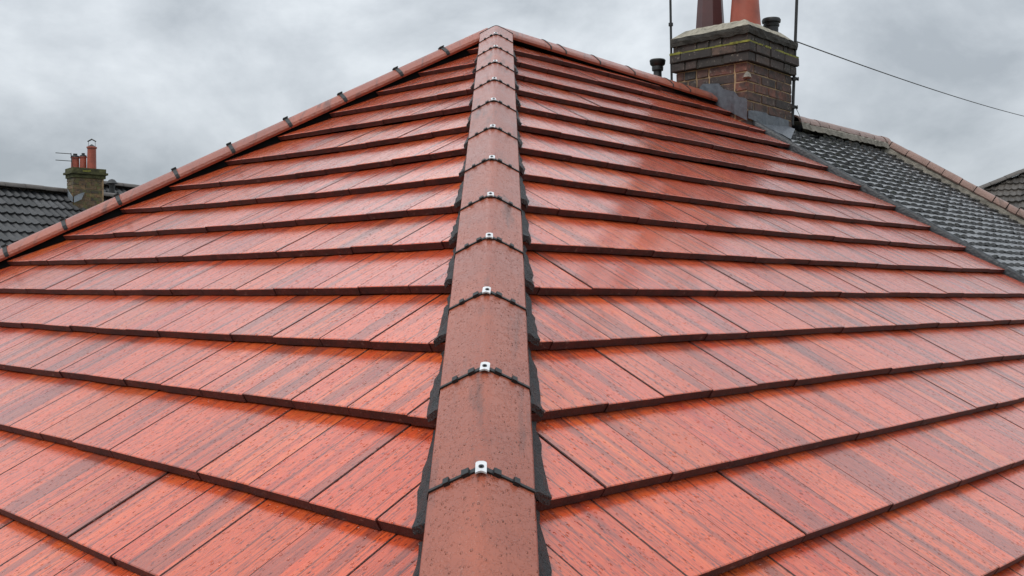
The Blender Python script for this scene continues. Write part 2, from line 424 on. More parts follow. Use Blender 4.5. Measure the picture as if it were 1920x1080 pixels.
def shaped_slope(S, poly, gauge, width, T, prof, nx, stagger=.5, jit=.002, b0=0.0, overlap=.3):
    """tiles with a curved cross profile prof(u) in metres, trimmed to the polygon row by row"""
    hps = halfplanes(poly); out = []
    bs = [p[1] for p in poly]; as_ = [p[0] for p in poly]
    nrow = int((max(bs)-min(bs))/gauge)+2
    for r in range(nrow):
        bn = min(bs)+b0+(r+1)*gauge; bt = bn-gauge*(1+overlap)
        rng = bounds(hps, min(max(bn-gauge*.4, min(bs)+.01), max(bs)-.001), min(as_), max(as_))
        if not rng: continue
        lo, hi = rng
        a = math.floor(lo/width)*width + (stagger*width if r % 2 else 0)-width
        while a < hi:
            a0, a1 = max(a+.0015, lo), min(a+width-.0015, hi)
            if a1-a0 > width*.12:
                dj = random.uniform(-jit, jit)*2; hj = random.uniform(-jit, jit); tl = random.uniform(-jit, jit)
                vs, uv, fs, fm = [], [], [], []
                for bb, hh, g in ((bt, -T*(1+overlap), 0), (bn+dj, 0, 1)):
                    for lay in (0, 1):
                        for i in range(nx+1):
                            aa = a0+(a1-a0)*i/nx; u = (aa-a)/width
                            vs.append(S.P(aa, bb-(random.uniform(0, jit*2) if g and lay == 0 else 0), hh+prof(u)+hj*g+tl*(u-.5)*2*g-(T if lay else 0))); uv.append((aa, bb))
                q = nx+1
                for i in range(nx):
                    fs.append((i, i+1, 2*q+i+1, 2*q+i)); fm.append(0)          # top
                    fs.append((2*q+i, 2*q+i+1, 3*q+i+1, 3*q+i)); fm.append(0)  # nose
                fs.append((0, 2*q, 3*q, q)); fm.append(0); fs.append((nx, q+nx, 3*q+nx, 2*q+nx)); fm.append(0)
                sz = screen_size(S, [(a0, bn-gauge), (a1, bn-gauge), (a1, bn), (a0, bn)])
                out.append((sz, vs, fs, fm, uv, rand_tid()))
            a += width
    return out
def deck(S, poly, h, name, m, parent, th=.03):
    n = len(poly); vs = [S.P(a, b, h) for a, b in poly]+[S.P(a, b, h-th) for a, b in poly]
    fs = [tuple(range(n)), tuple(range(2*n-1, n-1, -1))]+[(i, n+i, n+(i+1) % n, (i+1) % n) for i in range(n)]
    return link(name, mesh(name, vs, fs, m), parent)

# ------------------------------------------------------------------ ground
GZ = -6.3
gm = simple('lawn_and_paving', (.07, .085, .045), .95, var=.4, scale=.8, bmp=.2)
g = link('ground', mesh('ground', [(-700, -700, GZ), (700, -700, GZ), (700, 700, GZ), (-700, 700, GZ)], [(0, 1, 2, 3)], gm)); g['kind'] = 'structure'

# ------------------------------------------------------------------ the red roofed house: geometry
GS = .33
H = V((-.2951, 19.6798, 4.9386))*GS
U = V((.0089, -1, -.4445))*GS
aR, aL = .8323, .7385
dR = V((math.cos(aR), math.sin(aR), 0)); dL = V((-math.cos(aL), math.sin(aL), 0))
nR = U.cross(dR).normalized(); nL = dL.cross(U).normalized()
if nR.z < 0: nR = -nR
if nL.z < 0: nL = -nL
SR = Slope(H, dR, nR); SL = Slope(H, dL, nL)
GAR, GAL = U.dot(SR.w), U.dot(SL.w)         # course gauge down each slope
kxR, kxL = U.dot(SR.d), U.dot(SL.d)         # hip drift per course
OBS_R = {1:[(962,93),(1060,115)],2:[(967,114),(1383,213)],3:[(968,139),(1450,248)],4:[(970,167.5),(1510,277)],5:[(972,199),(1565,315)],6:[(973,234),(1440,318),(1622,350)],
 7:[(975,275),(1440,354),(1685,387)],8:[(980,325),(1440,390),(1747,425)],9:[(984,385),(1440,431.5),(1807,463)],10:[(990,455),(1440,482.5),(1872,505)],
 11:[(994,537.5),(1440,545),(1920,550)],12:[(1000,642),(1440,620),(1920,599)],13:[(1012,774),(1440,718),(1920,664)],14:[(1020,939),(1440,847.5),(1760,780),(1920,745)],
 15:[(1313,1075),(1516,1000),(1607,969),(1761,914),(1920,861)],16:[(1838,1080),(1920,1041)]}
OBS_L = {2:[(892,117),(780,137)],3:[(887,137),(707,172)],4:[(885,166),(625,211)],5:[(882,197),(530,255)],6:[(880,235),(480,295),(434,300)],7:[(872,277),(480,334),(340,347)],
 8:[(868,328),(480,372),(228,392)],9:[(865,385),(480,418),(125,441)],10:[(852,451),(480,473),(15,489)],11:[(842,534.5),(480,541),(0,540)],12:[(827,643),(400,625),(0,602)],
 13:[(816.5,785),(400,732),(0,682.5)],14:[(787,996),(400,892),(192,840),(0,795)],15:[(262,1070),(127,1007),(0,952)]}
def noses(S, obs, n, g):
    """each course of a real roof wanders a little: piecewise line a -> b"""
    tab = {}
    for k, pts in obs.items():
        tab[k] = sorted(S.ab(bp(x, y, n, H)) for x, y in pts)
    def fn(k, a):
        if k not in tab: return k*g
        L = tab[k]
        if a <= L[0][0]: return L[0][1]
        if a >= L[-1][0]: return L[-1][1]
        # smooth through the points (Lagrange for three, else piecewise)
        if len(L) == 3:
            r_ = 0
            for i in range(3):
                t_ = L[i][1]
                for j in range(3):
                    if j != i: t_ *= (a-L[j][0])/(L[i][0]-L[j][0])
                r_ += t_
            return r_
        for p, q in zip(L, L[1:]):
            if p[0] <= a <= q[0]: return p[1]+(q[1]-p[1])*(a-p[0])/(q[0]-p[0])
    return fn
noseR = noses(SR, OBS_R, nR, GAR); noseL = noses(SL, OBS_L, nL, GAL)
KE = 19.5                                   # course of the eaves
ZE = (H+U*KE).z
apexP = bp(930, 62, nR, H)
ridge0, ridge1 = bp(944, 66, nR, H), bp(1345, 189, nR, H)
lh0, lh1 = bp(915, 72, nL, H), bp(10, 486, nL, H)
rdir = (ridge1-ridge0).normalized(); ldir = (lh1-lh0).normalized()
vg0, vg1 = bp(1383, 214, nR, H), bp(1920, 526, nR, H); vdir = (vg1-vg0).normalized()
def to_z(P, d, z): return P+d*((z-P.z)/d.z)
cN = H+U*KE; cL = to_z(lh0, ldir, ZE); cV = to_z(vg0, vdir, ZE)
vtop = vg0-vdir*((vg0-ridge1).dot(vdir)) if False else ridge1
polyR = [SR.ab(p) for p in (H-U*.2, ridge0, ridge1, vg0, cV, cN)]
polyL = [SL.ab(p) for p in (H-U*.2, lh0, cL, cN)]
house = empty('house', (0.5, 4.5, GZ), 'house with wet glazed red tiled hipped roof and brick chimney stack', 'house')
HB = house

# red tiles
def hps_for(S, P, Q, inside, shrink):
    (x0, y0), (x1, y1) = S.ab(P), S.ab(Q); nx, ny = -(y1-y0), x1-x0; l = math.hypot(nx, ny); nx /= l; ny /= l
    ia, ib = S.ab(inside); c = nx*x0+ny*y0
    if nx*ia+ny*ib < c: nx, ny, c = -nx, -ny, -c
    return (nx, ny, c+shrink)
inR = H+U*8+dR*1.5; inL = H+U*8+dL*1.2
hR = [hps_for(SR, H, cN, inR, .055), hps_for(SR, ridge0, ridge1, inR, .0), hps_for(SR, vg0, vg1, inR, .0)]
hL = [hps_for(SL, H, cN, inL, .055), hps_for(SL, lh0, lh1, inL, .03)]
T = .0265
tR = red_slope(SR, hR, range(1, 20), .247, T, noseR, lambda k: (k*kxR, k*kxR+8), GAR)
tL = red_slope(SL, hL, range(1, 20), .227, T, noseL, lambda k: (k*kxL, k*kxL+.41*k+.3), GAL)
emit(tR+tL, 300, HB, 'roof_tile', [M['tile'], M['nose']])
deck(SR, polyR, -.095, 'roof_deck', M['under'], HB); deck(SL, polyL, -.095, 'roof_deck', M['under'], HB)

# ------------------------------------------------------------------ hip and ridge caps
def frame(e, up=V((0, 0, 1))):
    e = e.normalized(); t = e.cross(up).normalized(); return e, t, t.cross(e).normalized()
def cap_profile(hw, h0, ang, rnd, n=5):
    """half-round/angular profile: points (x, z) from -hw to hw"""
    pts = []
    zs = lambda x: h0-math.tan(R(ang))*(math.sqrt(x*x+rnd*rnd)-rnd)
    xs = [-1, -.72, -.45, -.26, -.12, 0, .12, .26, .45, .72, 1]
    pts = [(x*hw, zs(x*hw)) for x in xs]
    return [(-hw-.003, pts[0][1]-.016)]+pts+[(hw+.003, pts[-1][1]-.016)]
def cap_mesh(mb, P, e, t, m, l0, l1, prof, th=.012, sub=1, lift=0.0):
    np_ = len(prof); rows = []
    for i in range(sub+1):
        l = l0+(l1-l0)*i/sub; lf = lift*(1-i/sub)
        rows.append([P+e*l+t*x+m*(z+lf) for x, z in prof]+[P+e*l+t*(x*.9)+m*(z-th+lf) for x, z in prof])
    vs = [v for r in rows for v in r]; fs = []; q = 2*np_
    for i in range(sub):
        for j in range(np_-1):
            fs.append((i*q+j, i*q+j+1, (i+1)*q+j+1, (i+1)*q+j))
            fs.append((i*q+np_+j+1, i*q+np_+j, (i+1)*q+np_+j, (i+1)*q+np_+j+1))
        fs.append((i*q+np_-1, i*q+2*np_-1, (i+1)*q+2*np_-1, (i+1)*q+np_-1)); fs.append((i*q, (i+1)*q, (i+1)*q+np_, i*q+np_))
    for i in (0, sub):
        for j in range(np_-1):
            f = (i*q+j, i*q+np_+j, i*q+np_+j+1, i*q+j+1); fs.append(f if i else f[::-1])
    mb.add(vs, fs)
def strip_mesh(mb, P, e, t, m, l, prof, half, up):
    ps = prof
    vs = []; fs = []
    for x, z in ps: vs += [P+e*(l-half)+t*x*1.015+m*(z+up), P+e*(l+half)+t*x*1.015+m*(z+up), P+e*(l+half)+t*x*1.0+m*(z-.004), P+e*(l-half)+t*x*1.0+m*(z-.004)]
    for i in range(len(ps)-1):
        for j in range(4): fs.append((4*i+j, 4*i+4+j, 4*i+4+(j+1) % 4, 4*i+(j+1) % 4))
    mb.add(vs, fs+[(0, 1, 2, 3), tuple(len(vs)-4+i for i in (3, 2, 1, 0))])
PH = cap_profile(.098, .070, 30, .016)
def pz(prof, x):
    for p, q in zip(prof, prof[1:]):
        if p[0] <= x <= q[0]: return p[1]+(q[1]-p[1])*(x-p[0])/(q[0]-p[0]+1e-9), math.atan2(q[1]-p[1], q[0]-p[0])
    return prof[0][1], 0
e, t, m = frame(U); UL = U.length
clipk = [1.244, 2.343, 3.47, 4.623, 5.789, 7.042, 8.255, 9.407, 10.456, 11.539, 12.687, 13.77, 14.88, 15.99, 17.1, 18.2]
ends = [.42]+clipk+[19.45]
hip_tiles = []
for i in range(len(ends)-1):
    mb = MB(); cap_mesh(mb, H, e, t, m, ends[i]*UL+.0015, ends[i+1]*UL-.0015, PH, sub=3, lift=.0)
    if i == 0:   # closing face at the apex
        pass
    o = mb.build('hip_tile', M['cap'], HB, smooth=True); hip_tiles.append(o)
    if i+1 < len(ends)-1:
        l = clipk[i]*UL+random.uniform(-.002, .002)
        s = MB(); strip_mesh(s, H, e, t, m, l+.004, PH, .0035, .004)
        for fr in (-.66, -.29, .29, .66):
            x = fr*.098; z, an = pz(PH, x); tt = (t*math.cos(an)+m*math.sin(an)); mm = tt.cross(e)
            if mm.dot(m) < 0: mm = -mm
            s.box(H+e*(l+.004)+t*x+m*(z+.0035), tt*(.0075 if abs(fr) < .5 else .006), e*.0085, mm*.0055)
            if abs(fr) < .5:
                s.box(H+e*(l+.004)+t*x*.6+m*(z+.006), tt*.010, e*.006, mm*.003)
        so = s.build('joint_strip', M['black'], o)
        c = MB(); z0 = PH[6][1]; rt_ = random.uniform(-.14, .14); jx_ = random.uniform(-.002, .002)
        # bent white plate, rounded top, hollowed foot
        n = 7; hw = .0105; vs = []
        outl = [(-hw, .026), (-hw, -.006), (-hw*.85, -.0095), (-hw*.4, -.0115), (hw*.4, -.0115), (hw*.85, -.0095), (hw, -.006), (hw, .026), (hw*.5, .0225), (0, .0215), (-hw*.5, .0225)]
        q = len(outl)
        up = [H+e*(l+b+a*rt_)+t*(a-b*rt_+jx_)+m*(z0+.012-abs(a)*.15) for a, b in outl]; dn = [p-m*.004 for p in up]
        c.add(up+dn, [tuple(range(q)), tuple(range(2*q-1, q-1, -1))]+[(j, q+j, q+(j+1) % q, (j+1) % q) for j in range(q)])
        co = c.build('clip', M['steel'], o)
        c = MB(); cc = H+e*(l+.008)+m*(z0+.0115)
        c.tube([cc, cc+m*.0018], .0052, 12); c.tube([cc+m*.0018, cc+m*.0035], .0026, 6)
        c.build('screw', M['screw'], o)
# apex hood closing the end of the hip run
PR = cap_profile(.090, .046, 44, .035)
# left hip caps
e2, t2, m2 = frame(ldir)
def line_x(P, d, x, up):
    lo, hi = -.5, 9
    s0 = proj(P+up)[0] < x; s1 = proj(P+d*8+up)[0] < x
    sg = 1 if proj(P+d*6+up)[0] > proj(P+up)[0] else -1
    for _ in range(50):
        mid = (lo+hi)/2
        if (proj(P+d*mid+up)[0]-x)*sg > 0: hi = mid
        else: lo = mid
    return lo
PLH = cap_profile(.084, .062, 40, .04)
lx = [line_x(lh0, ldir, x, m2*.06) for x in (828, 742, 638, 536, 430, 327, 220, 119, 10)]
st = lx[-1]-lx[-2]
while to_z(lh0, ldir, ZE) and lx[-1]+st < (cL-lh0).length: lx.append(lx[-1]+st)
le = [-.02]+lx+[(cL-lh0).length]
for i in range(len(le)-1):
    mb = MB(); cap_mesh(mb, lh0, e2, t2, m2, le[i]+.0015, le[i+1]-.0015, PLH, sub=1)
    o = mb.build('hip_tile', M['cap'], HB, smooth=True)
    if i+1 < len(le)-1:
        s = MB(); strip_mesh(s, lh0, e2, t2, m2, le[i+1], PLH, .011, .006)
        s.box(lh0+e2*le[i+1]+m2*(.062+.006), t2*.026, e2*.015, m2*.0035)
        s.build('joint_strip', M['black'], o)
# right ridge caps
e3, t3, m3 = frame(rdir)
rl = (ridge1-ridge0).length
rx = [line_x(ridge0, rdir, x, m3*.06) for x in (1016, 1044, 1108, 1173, 1245, 1277)]
re_ = [-.06]+rx+[rl+.02]
for i in range(len(re_)-1):
    mb = MB(); cap_mesh(mb, ridge0, e3, t3, m3, re_[i]+.0015, re_[i+1]-.0015, PR, sub=1)
    o = mb.build('ridge_tile', M['cap'], HB, smooth=True)
    if i+1 < len(re_)-1:
        s = MB(); strip_mesh(s, ridge0, e3, t3, m3, re_[i+1], PR, .006, .004); s.build('joint_strip', M['black'], o)
# rounded end piece over the apex junction
hd = MB(); P0 = H+e*(ends[0]*UL); n = 12; prof = PH[1:-1]
vs = [P0+t*x+m*z for x, z in prof]; q = len(vs)
for f_, sc, dz in ((.03, .93, -.004), (.055, .78, -.012), (.075, .5, -.026), (.082, .1, -.042)):
    vs += [P0-e*f_+t*x*sc+m*(PH[6][1]+dz-(PH[6][1]-z)*sc) for x, z in prof]
fs = [(r*q+j, r*q+j+1, (r+1)*q+j+1, (r+1)*q+j) for r in range(4) for j in range(q-1)]
hd.add(vs, fs); hd.build('apex_cap', M['cap'], HB, smooth=True)
s = MB(); strip_mesh(s, H, e, t, m, ends[0]*UL-.02, [(x*1.03, z-.003) for x, z in PH], .004, .003); s.build('joint_strip', M['black'], HB)

# crumpled black membrane beside the near hip, stepping down with the tiles
for side, S, n_, dd, nf, kx, g_ in ((1, SR, nR, dR, noseR, kxR, GAR), (-1, SL, nL, dL, noseL, kxL, GAL)):
    for k in range(2, 19):
        b1_ = nf(k, k*kx)+.004; b0_ = nf(k-1, (k-1)*kx)+.012 if k > 1 else b1_-g_
        NB, NA = 9, 4; vs = []
        perp = 1/math.sqrt(1+(kx/g_)**2)      # lateral to the hip line in the plane
        for i in range(NB+1):
            f_ = i/NB; b_ = b0_+(b1_-b0_)*f_
            wd = (.130 if k > 8 else .121)+.008*f_+random.uniform(-.004, .004)
            for j in range(NA+1):
                x_ = .070+(wd-.070)*j/NA
                a_ = b_*kx/g_+x_/perp
                hs = -T*1.08*(b1_-b_)/g_
                h_ = hs+.010+.034*(1-j/NA)+random.uniform(-.005, .005)
                if j == NA: h_ = hs+.004+abs(random.uniform(0, .006))
                vs.append(S.P(a_, b_+(random.uniform(-.004, .004)), h_))
        # turned-down lip over the tile nose
        for j in range(NA+1):
            v = vs[NB*(NA+1)+j]; vs.append(v-n_*(.012+random.uniform(0, .006))+S.w*.003)
        fs = [(i*(NA+1)+j, i*(NA+1)+j+1, (i+1)*(NA+1)+j+1, (i+1)*(NA+1)+j) for i in range(NB+1) for j in range(NA)]
        me = mesh('membrane', vs, fs, M['rubber']); o = link('membrane', me, HB)
        sm = o.modifiers.new('thick', 'SOLIDIFY'); sm.thickness = .004
# dark packing under the caps of left hip and ridge
def packing(P, d, L, w_, lo, hi, t_, m_, mt, name):
    mb = MB(); nseg = max(2, int(L/.08)); vs = []
    for i in range(nseg+1):
        for x, z in ((-w_, lo), (-w_*.9, hi), (w_*.9, hi), (w_, lo)):
            vs.append(P+d*(L*i/nseg)+t_*(x+random.uniform(-.003, .003))+m_*(z+random.uniform(-.004, .004)))
    mb.add(vs, [(4*i+j, 4*i+j+1, 4*i+5+j, 4*i+4+j) for i in range(nseg) for j in range(3)])
    return mb.build(name, mt, HB)
packing(lh0, ldir, (cL-lh0).length,   .070, -.05, .003, t2, m2, M['under'], 'hip_packing')
packing(ridge0, rdir, rl, .072, -.05, -.012, t3, m3, M['under'], 'ridge_packing')
packing(H, e, KE*UL, .075, -.06, .018, t, m, M['rubber'], 'hip_packing')

# verge: lead gutter strip between the red and the dark roof
def sheet(S, pts_row, name, m_, parent, th=.004, smooth=True):
    """pts_row: rows of (a,b,h) tuples"""
    vs = [S.P(*p) for row in pts_row for p in row]; c = len(pts_row[0])
    fs = [(i*c+j, i*c+j+1, (i+1)*c+j+1, (i+1)*c+j) for i in range(len(pts_row)-1) for j in range(c-1)]
    o = link(name, mesh(name, vs, fs, m_, smooth=smooth), parent); sm = o.modifiers.new('thick', 'SOLIDIFY'); sm.thickness = th
    return o
M['verge'] = simple('bonding_gutter', (.018, .021, .026), .45, var=.35, scale=10, bmp=.7, bdist=.008)
va = V((0, 0, 0)); vL = (cV-vg0).length; rows = []
pn = (SR.n.cross(vdir)).normalized()
if pn.x < 0: pn = -pn
NV = 60
for i in range(NV+1):
    P = vg0-vdir*.10+vdir*((vL+.1)*i/NV); row = []
    for x, h in ((-.03, -.06), (.004, -.06), (.010, -.03), (.014, .004), (.023, .018), (.036, .018), (.047, .004), (.055, -.03)):
        a_, b_ = SR.ab(P+pn*(x+random.uniform(-.0025, .0025))); row.append((a_, b_, h+random.uniform(-.0025, .0025)))
    rows.append(row)
sheet(SR, rows, 'verge_flashing', M['verge'], HB)

# rear slope (plane through left hip and ridge) and body of the house
nB = ldir.cross(rdir).normalized()
if nB.z < 0: nB = -nB
dB = nB.cross(V((0, 0, 1))).normalized()
if dB.dot(rdir) < 0: dB = -dB
SB = Slope(lh0, dB, nB)
rB1 = ridge1+V((0, 0, -.0)); bb_ = (ZE-lh0.z)/SB.w.z; aB = SB.ab(ridge1)[0]
pB = [SB.ab(lh0), SB.ab(ridge1), (aB+.35, bb_), SB.ab(cL)]
emit([(0, vs, fs, fm, uv, td) for _, vs, fs, fm, uv, td in red_slope(SB, halfplanes(pB), range(1, int(bb_/GAR)+1), .247, T, lambda k, a: k*GAR, lambda k: (-7, 6), GAR)], 0, HB, 'rear_roof_tile', [M['tile'], M['nose']])
deck(SB, pB, -.08, 'roof_deck', M['under'], HB)
rearR = SB.P(aB+.35, bb_)
def inset_poly(ps, d):
    c = sum(ps, V((0, 0, 0)))/len(ps); return [p+(c-p).normalized()*d for p in ps]
def prism(mb, ps, z0, z1, mi=0):
    n = len(ps); vs = [V((p.x, p.y, z0)) for p in ps]+[V((p.x, p.y, z1)) for p in ps]
    mb.add(vs, [tuple(range(n)), tuple(range(2*n-1, n-1, -1))]+[(i, (i+1) % n, n+(i+1) % n, n+i) for i in range(n)], mi)
eave = [cN, cV, rearR, cL]
mb = MB(); prism(mb, inset_poly(eave, .45), GZ, ZE-.1); mb.build('wall', M['render'], HB)
mb = MB(); prism(mb, inset_poly(eave, .06), ZE-.16, ZE-.08); mb.build('soffit', M['soffit'], HB)
for p, q_ in ((cN, cV), (cL, cN)):
    mb = MB(); dn = V((0, 0, -.09)); mb.tube([p+dn, q_+dn], .055, 10); mb.build('gutter', M['gutter'], HB, smooth=True)

# ------------------------------------------------------------------ chimney stack on the ridge
Q = bp(1401, 228, nR, H)
X, Y, Z = dL, dR, V((0, 0, 1))
LX, LY = .626, .707
ch = empty('chimney', Q, '', ''); del ch['label']; del ch['category']; ch.parent = HB; ch.matrix_parent_inverse = Matrix.Translation(-HB.location)
CH = ch
def csub(mb, name, m_, smooth=False, **kw):
    me = mb.mesh(name, m_, smooth)
    if smooth: smooth_by_angle(me)
    return link2(name, me, **kw)
def link2(name, me, loc=None, rot=None, label=None):
    o = bpy.data.objects.new(name, me); COL.objects.link(o); o.parent = CH
    o.matrix_parent_inverse = Matrix.Translation(-Q)
    if loc is not None: o.location = loc
    if rot is not None: o.rotation_euler = rot
    if label: o['label'] = label
    return o
def P3(a, b, z): return Q+X*a+Y*b+Z*z
BP = .0715; BH = .0635
mb = MB(); c_ = P3(LX/2, LY/2, (-1.6+.452)/2)
mb.box(c_, X*(LX/2-.007), Y*(LY/2-.007), Z*((1.6+.452)/2)); csub(mb, 'mortar_core', M['mortar'])
brick_me = {}
def brick(L, D=.10):
    key = round(L, 2)
    if key not in brick_me:
        bm = bmesh.new(); bmesh.ops.create_cube(bm, size=1)
        for v in bm.verts: v.co = V((v.co.x*L, v.co.y*D, v.co.z*BH))
        bmesh.ops.bevel(bm, geom=bm.edges[:], offset=.004, segments=1, affect='EDGES')
        rr = random.Random(key*1000)
        for v in bm.verts: v.co += V((rr.uniform(-.003, .003), rr.uniform(-.003, .003), rr.uniform(-.0025, .0025)))
        brick_me[key] = {}
        me = bpy.data.meshes.new('brick'); bm.to_mesh(me); bm.free(); brick_me[key] = me
    return brick_me[key]
def brick_course(z, grow, odd, mkey, faces=(0, 1, 2, 3), skip=None):
    """one course of bricks round the stack; z is its underside"""
    lx, ly = LX+2*grow, LY+2*grow
    c0 = P3(-grow, -grow, z+BH/2)
    sides = [(c0, X, lx, Y), (c0, Y, ly, X), (c0+Y*ly, X, lx, -Y), (c0+X*lx, Y, ly, -X)]
    for fi in faces:
        s0, d_, L, inn = sides[fi]
        own = (fi in (0, 2)) == (odd == 0)       # who owns the corners
        a = 0 if own else .1085; end = L if own else L-.1085
        lens = []
        first = .215 if not own else (.215 if random.random() < .6 else .1025)
        pos = a; nb = first
        while pos < end-.03:
            ln = min(nb, end-pos)
            if end-pos-ln < .062: ln = end-pos
            lens.append((pos, ln)); pos += ln+.009; nb = random.choice((.215, .215, .1025))
        rz = math.atan2(d_.y, d_.x)
        for p_, ln in lens:
            me = brick(round(ln, 2) if ln > .03 else .03)
            key = (me.name, mkey)
            if key not in brick_me:
                m2_ = me.copy(); m2_.materials.clear(); m2_.materials.append(M[mkey]); brick_me[key] = m2_
            pos3 = s0+d_*(p_+ln/2)+inn*(.05+random.uniform(-.0015, .0025))
            link2('brick', brick_me[key], pos3-Q*0, (0, 0, rz))
# bricks are placed in world space: cancel the stack's own offset through link2
for i in range(13): brick_course(.452-BP*(i+1), 0, i % 2, 'brick')
mb = MB()
mb.box(P3(LX/2, LY/2, .487), X*(LX/2+.021), Y*(LY/2+.021), Z*.034)
mb.box(P3(LX/2, LY/2, .558), X*(LX/2+.035), Y*(LY/2+.035), Z*.0345)
mb.box(P3(LX/2, LY/2, .623), X*(LX/2+.010), Y*(LY/2+.010), Z*.031); csub(mb, 'corbel_core', M['slabdark'])
brick_course(.455, .028, 0, 'brickdark'); brick_course(.527, .042, 1, 'brickdark'); 
# recessed crumbling course and flaunched concrete slab
def ragged_block(z0, z1, g0, g1, name, m_, n=14, amp=.005, cham=None):
    ring = []
    for (a0, b0), (a1, b1) in (((-1, -1), (1, -1)), ((1, -1), (1, 1)), ((1, 1), (-1, 1)), ((-1, 1), (-1, -1))):
        for i in range(n): ring.append((a0+(a1-a0)*i/n, b0+(b1-b0)*i/n))
    lv = [(z0, g0), ((z0+z1)/2, (g0+g1)/2+.004), (z1, g1)]+([(cham[0], cham[1])] if cham else [])
    vs = []
    for z, gq in lv:
        for a, b in ring:
            jx = random.uniform(-amp, amp)
            vs.append(P3(LX/2+a*(LX/2+gq+jx), LY/2+b*(LY/2+gq+jx), z+random.uniform(-amp, amp)))
    q = len(ring); fs = [(l*q+i, l*q+(i+1) % q, (l+1)*q+(i+1) % q, (l+1)*q+i) for l in range(len(lv)-1) for i in range(q)]
    fs.append(tuple(range((len(lv)-1)*q, len(lv)*q)))
    mb = MB(); mb.add(vs, fs); return mb
brick_course(.599, .016, 0, 'brickdark')
csub(ragged_block(.655, .712, .030, .036, '', None, amp=.005), 'cap_slab', M['slabdark'])
csub(ragged_block(.712, .716, .032, .028, '', None, amp=.004, cham=(.785, -.055)), 'flaunching', M['slab'])
mb = MB()     # lichen ledge on the corbel
for (o_, d_, L, inn) in ((P3(-.042, -.042, .5905), X, LX+.084, Y), (P3(-.042, -.042, .5905), Y, LY+.084, X)):
    x = 0
    while x < L-.02:
        ln = min(random.uniform(.03, .09), L-.006-x)
        if random.random() < .86:
            hh = random.uniform(.004, .009); mb.box(o_+d_*(x+ln/2)+inn*(.013)+Z*(hh*.4), d_*ln/2*.96, inn*random.uniform(.011, .0145), Z*hh)
        x += ln
lo = csub(mb, 'lichen', M['lichen']); lo['kind'] = 'stuff'
# pots
def pot(a, b, r0, r1, hgt, m_, name, ns=28, label=None):
    mb = MB(); c = P3(a, b, .745)
    mb.lathe(c, [(r0*1.02, -.03), (r0, 0), (r0*.985, .05), (r1*1.01, hgt*.78), (r1, hgt*.80), (r1*1.12, hgt*.82), (r1*1.14, hgt*.88), (r1*1.02, hgt*.9), (r1*1.02, hgt*.96), (r1*1.1, hgt), (r1*.85, hgt), (r1*.8, hgt*.5)], ns)
    return csub(mb, name, m_, smooth=True, label=label)
pot(.47, .25, .118, .088, .62, M['potbrown'], 'chimney_pot', 8, 'dark brown glazed pot')
pot(.155, .245, .120, .085, .60, M['potred'], 'chimney_pot', 28, 'orange terracotta pot')
for a, b, s_ in ((.47, .25, .125), (.155, .245, .125)):
    mb = MB(); mb.lathe(P3(a, b, .735), [(s_*1.35, -.02), (s_*1.15, .03), (s_*.95, .045)], 20); csub(mb, 'pot_haunch', M['slab'], smooth=True)
mb = MB(); c = P3(.11, .575, .775)
mb.lathe(c, [(.055, 0), (.055, .06), (.062, .062), (.064, .075), (.058, .08), (.058, .09), (.072, .093), (.075, .112), (.068, .125), (.0, .128)], 20); csub(mb, 'flue_terminal', M['black'], smooth=True)

# lead flashings against the stack
def face_sheet(O, d_, outn, top, bot, name, m_, n=12):
    """top/bot: pixel outlines on the vertical face through O; sheet follows the brickwork"""
    fn = outn
    def at_px(x, y):
        r = ray(x, y); return r*(O.dot(fn)/r.dot(fn))
    def interp(L, x):
        if x <= L[0][0]: return L[0][1]
        for p, q in zip(L, L[1:]):
            if p[0] <= x <= q[0]: return p[1]+(q[1]-p[1])*(x-p[0])/(q[0]-p[0]+1e-9)
        return L[-1][1]
    x0, x1 = top[0][0], top[-1][0]; vs = []
    for i in range(n+1):
        x = x0+(x1-x0)*i/n; yt, yb = interp(top, x), interp(bot, x)
        for j in range(5):
            P = at_px(x, yt+(yb-yt)*j/4); vs.append(P+fn*(.006+(.007 if i % 4 == 1 else .0)+(.003 if i % 4 == 2 else 0)+random.uniform(0, .002)))
    fs = [(i*5+j, i*5+j+1, (i+1)*5+j+1, (i+1)*5+j) for i in range(n) for j in range(4)]
    me = mesh(name, vs, fs, m_, smooth=False)
    o = link2(name, me); sm = o.modifiers.new('thick', 'SOLIDIFY'); sm.thickness = .003; sm.offset = 0
    return o
nfL, nfR = -Y, -X       # outward normals of the two visible faces
face_sheet(Q-Y*.002, X, nfL, [(1312, 166), (1319, 158), (1330, 157), (1353, 157), (1355, 166), (1368, 170), (1384, 173), (1385, 182), (1394, 183), (1401.5, 186)], [(1312, 178), (1330, 190), (1401.5, 226)], 'lead_flashing', M['lead'])
face_sheet(Q-X*.002, Y, nfR, [(1401.5, 207), (1418, 208), (1434, 212), (1435, 216), (1450, 218), (1477, 226)], [(1401.5, 222), (1440, 240), (1477, 262)], 'lead_flashing', M['lead'])
# apron laid over the tiles
rows = []
pa = [(1340, 186), (1384, 213), (1404, 224), (1450, 247), (1482, 262)]
pb = [(1330, 172), (1383, 204), (1404, 214), (1448, 232), (1486, 250)]
for i in range(25):
    f_ = i/24*4; j = min(3, int(f_)); g_ = f_-j
    A = (pa[j][0]+(pa[j+1][0]-pa[j][0])*g_, pa[j][1]+(pa[j+1][1]-pa[j][1])*g_); B_ = (pb[j][0]+(pb[j+1][0]-pb[j][0])*g_, pb[j][1]+(pb[j+1][1]-pb[j][1])*g_)
    row = []
    for q_ in range(4):
        x_, y_ = A[0]+(B_[0]-A[0])*q_/3, A[1]+(B_[1]-A[1])*q_/3
        a_, b_ = SR.ab(bp(x_, y_, nR, H)); row.append((a_, b_, .004+.010*q_+random.uniform(-.002, .004)))
    rows.append(row)
vs = [SR.P(*p) for r_ in rows for p in r_]
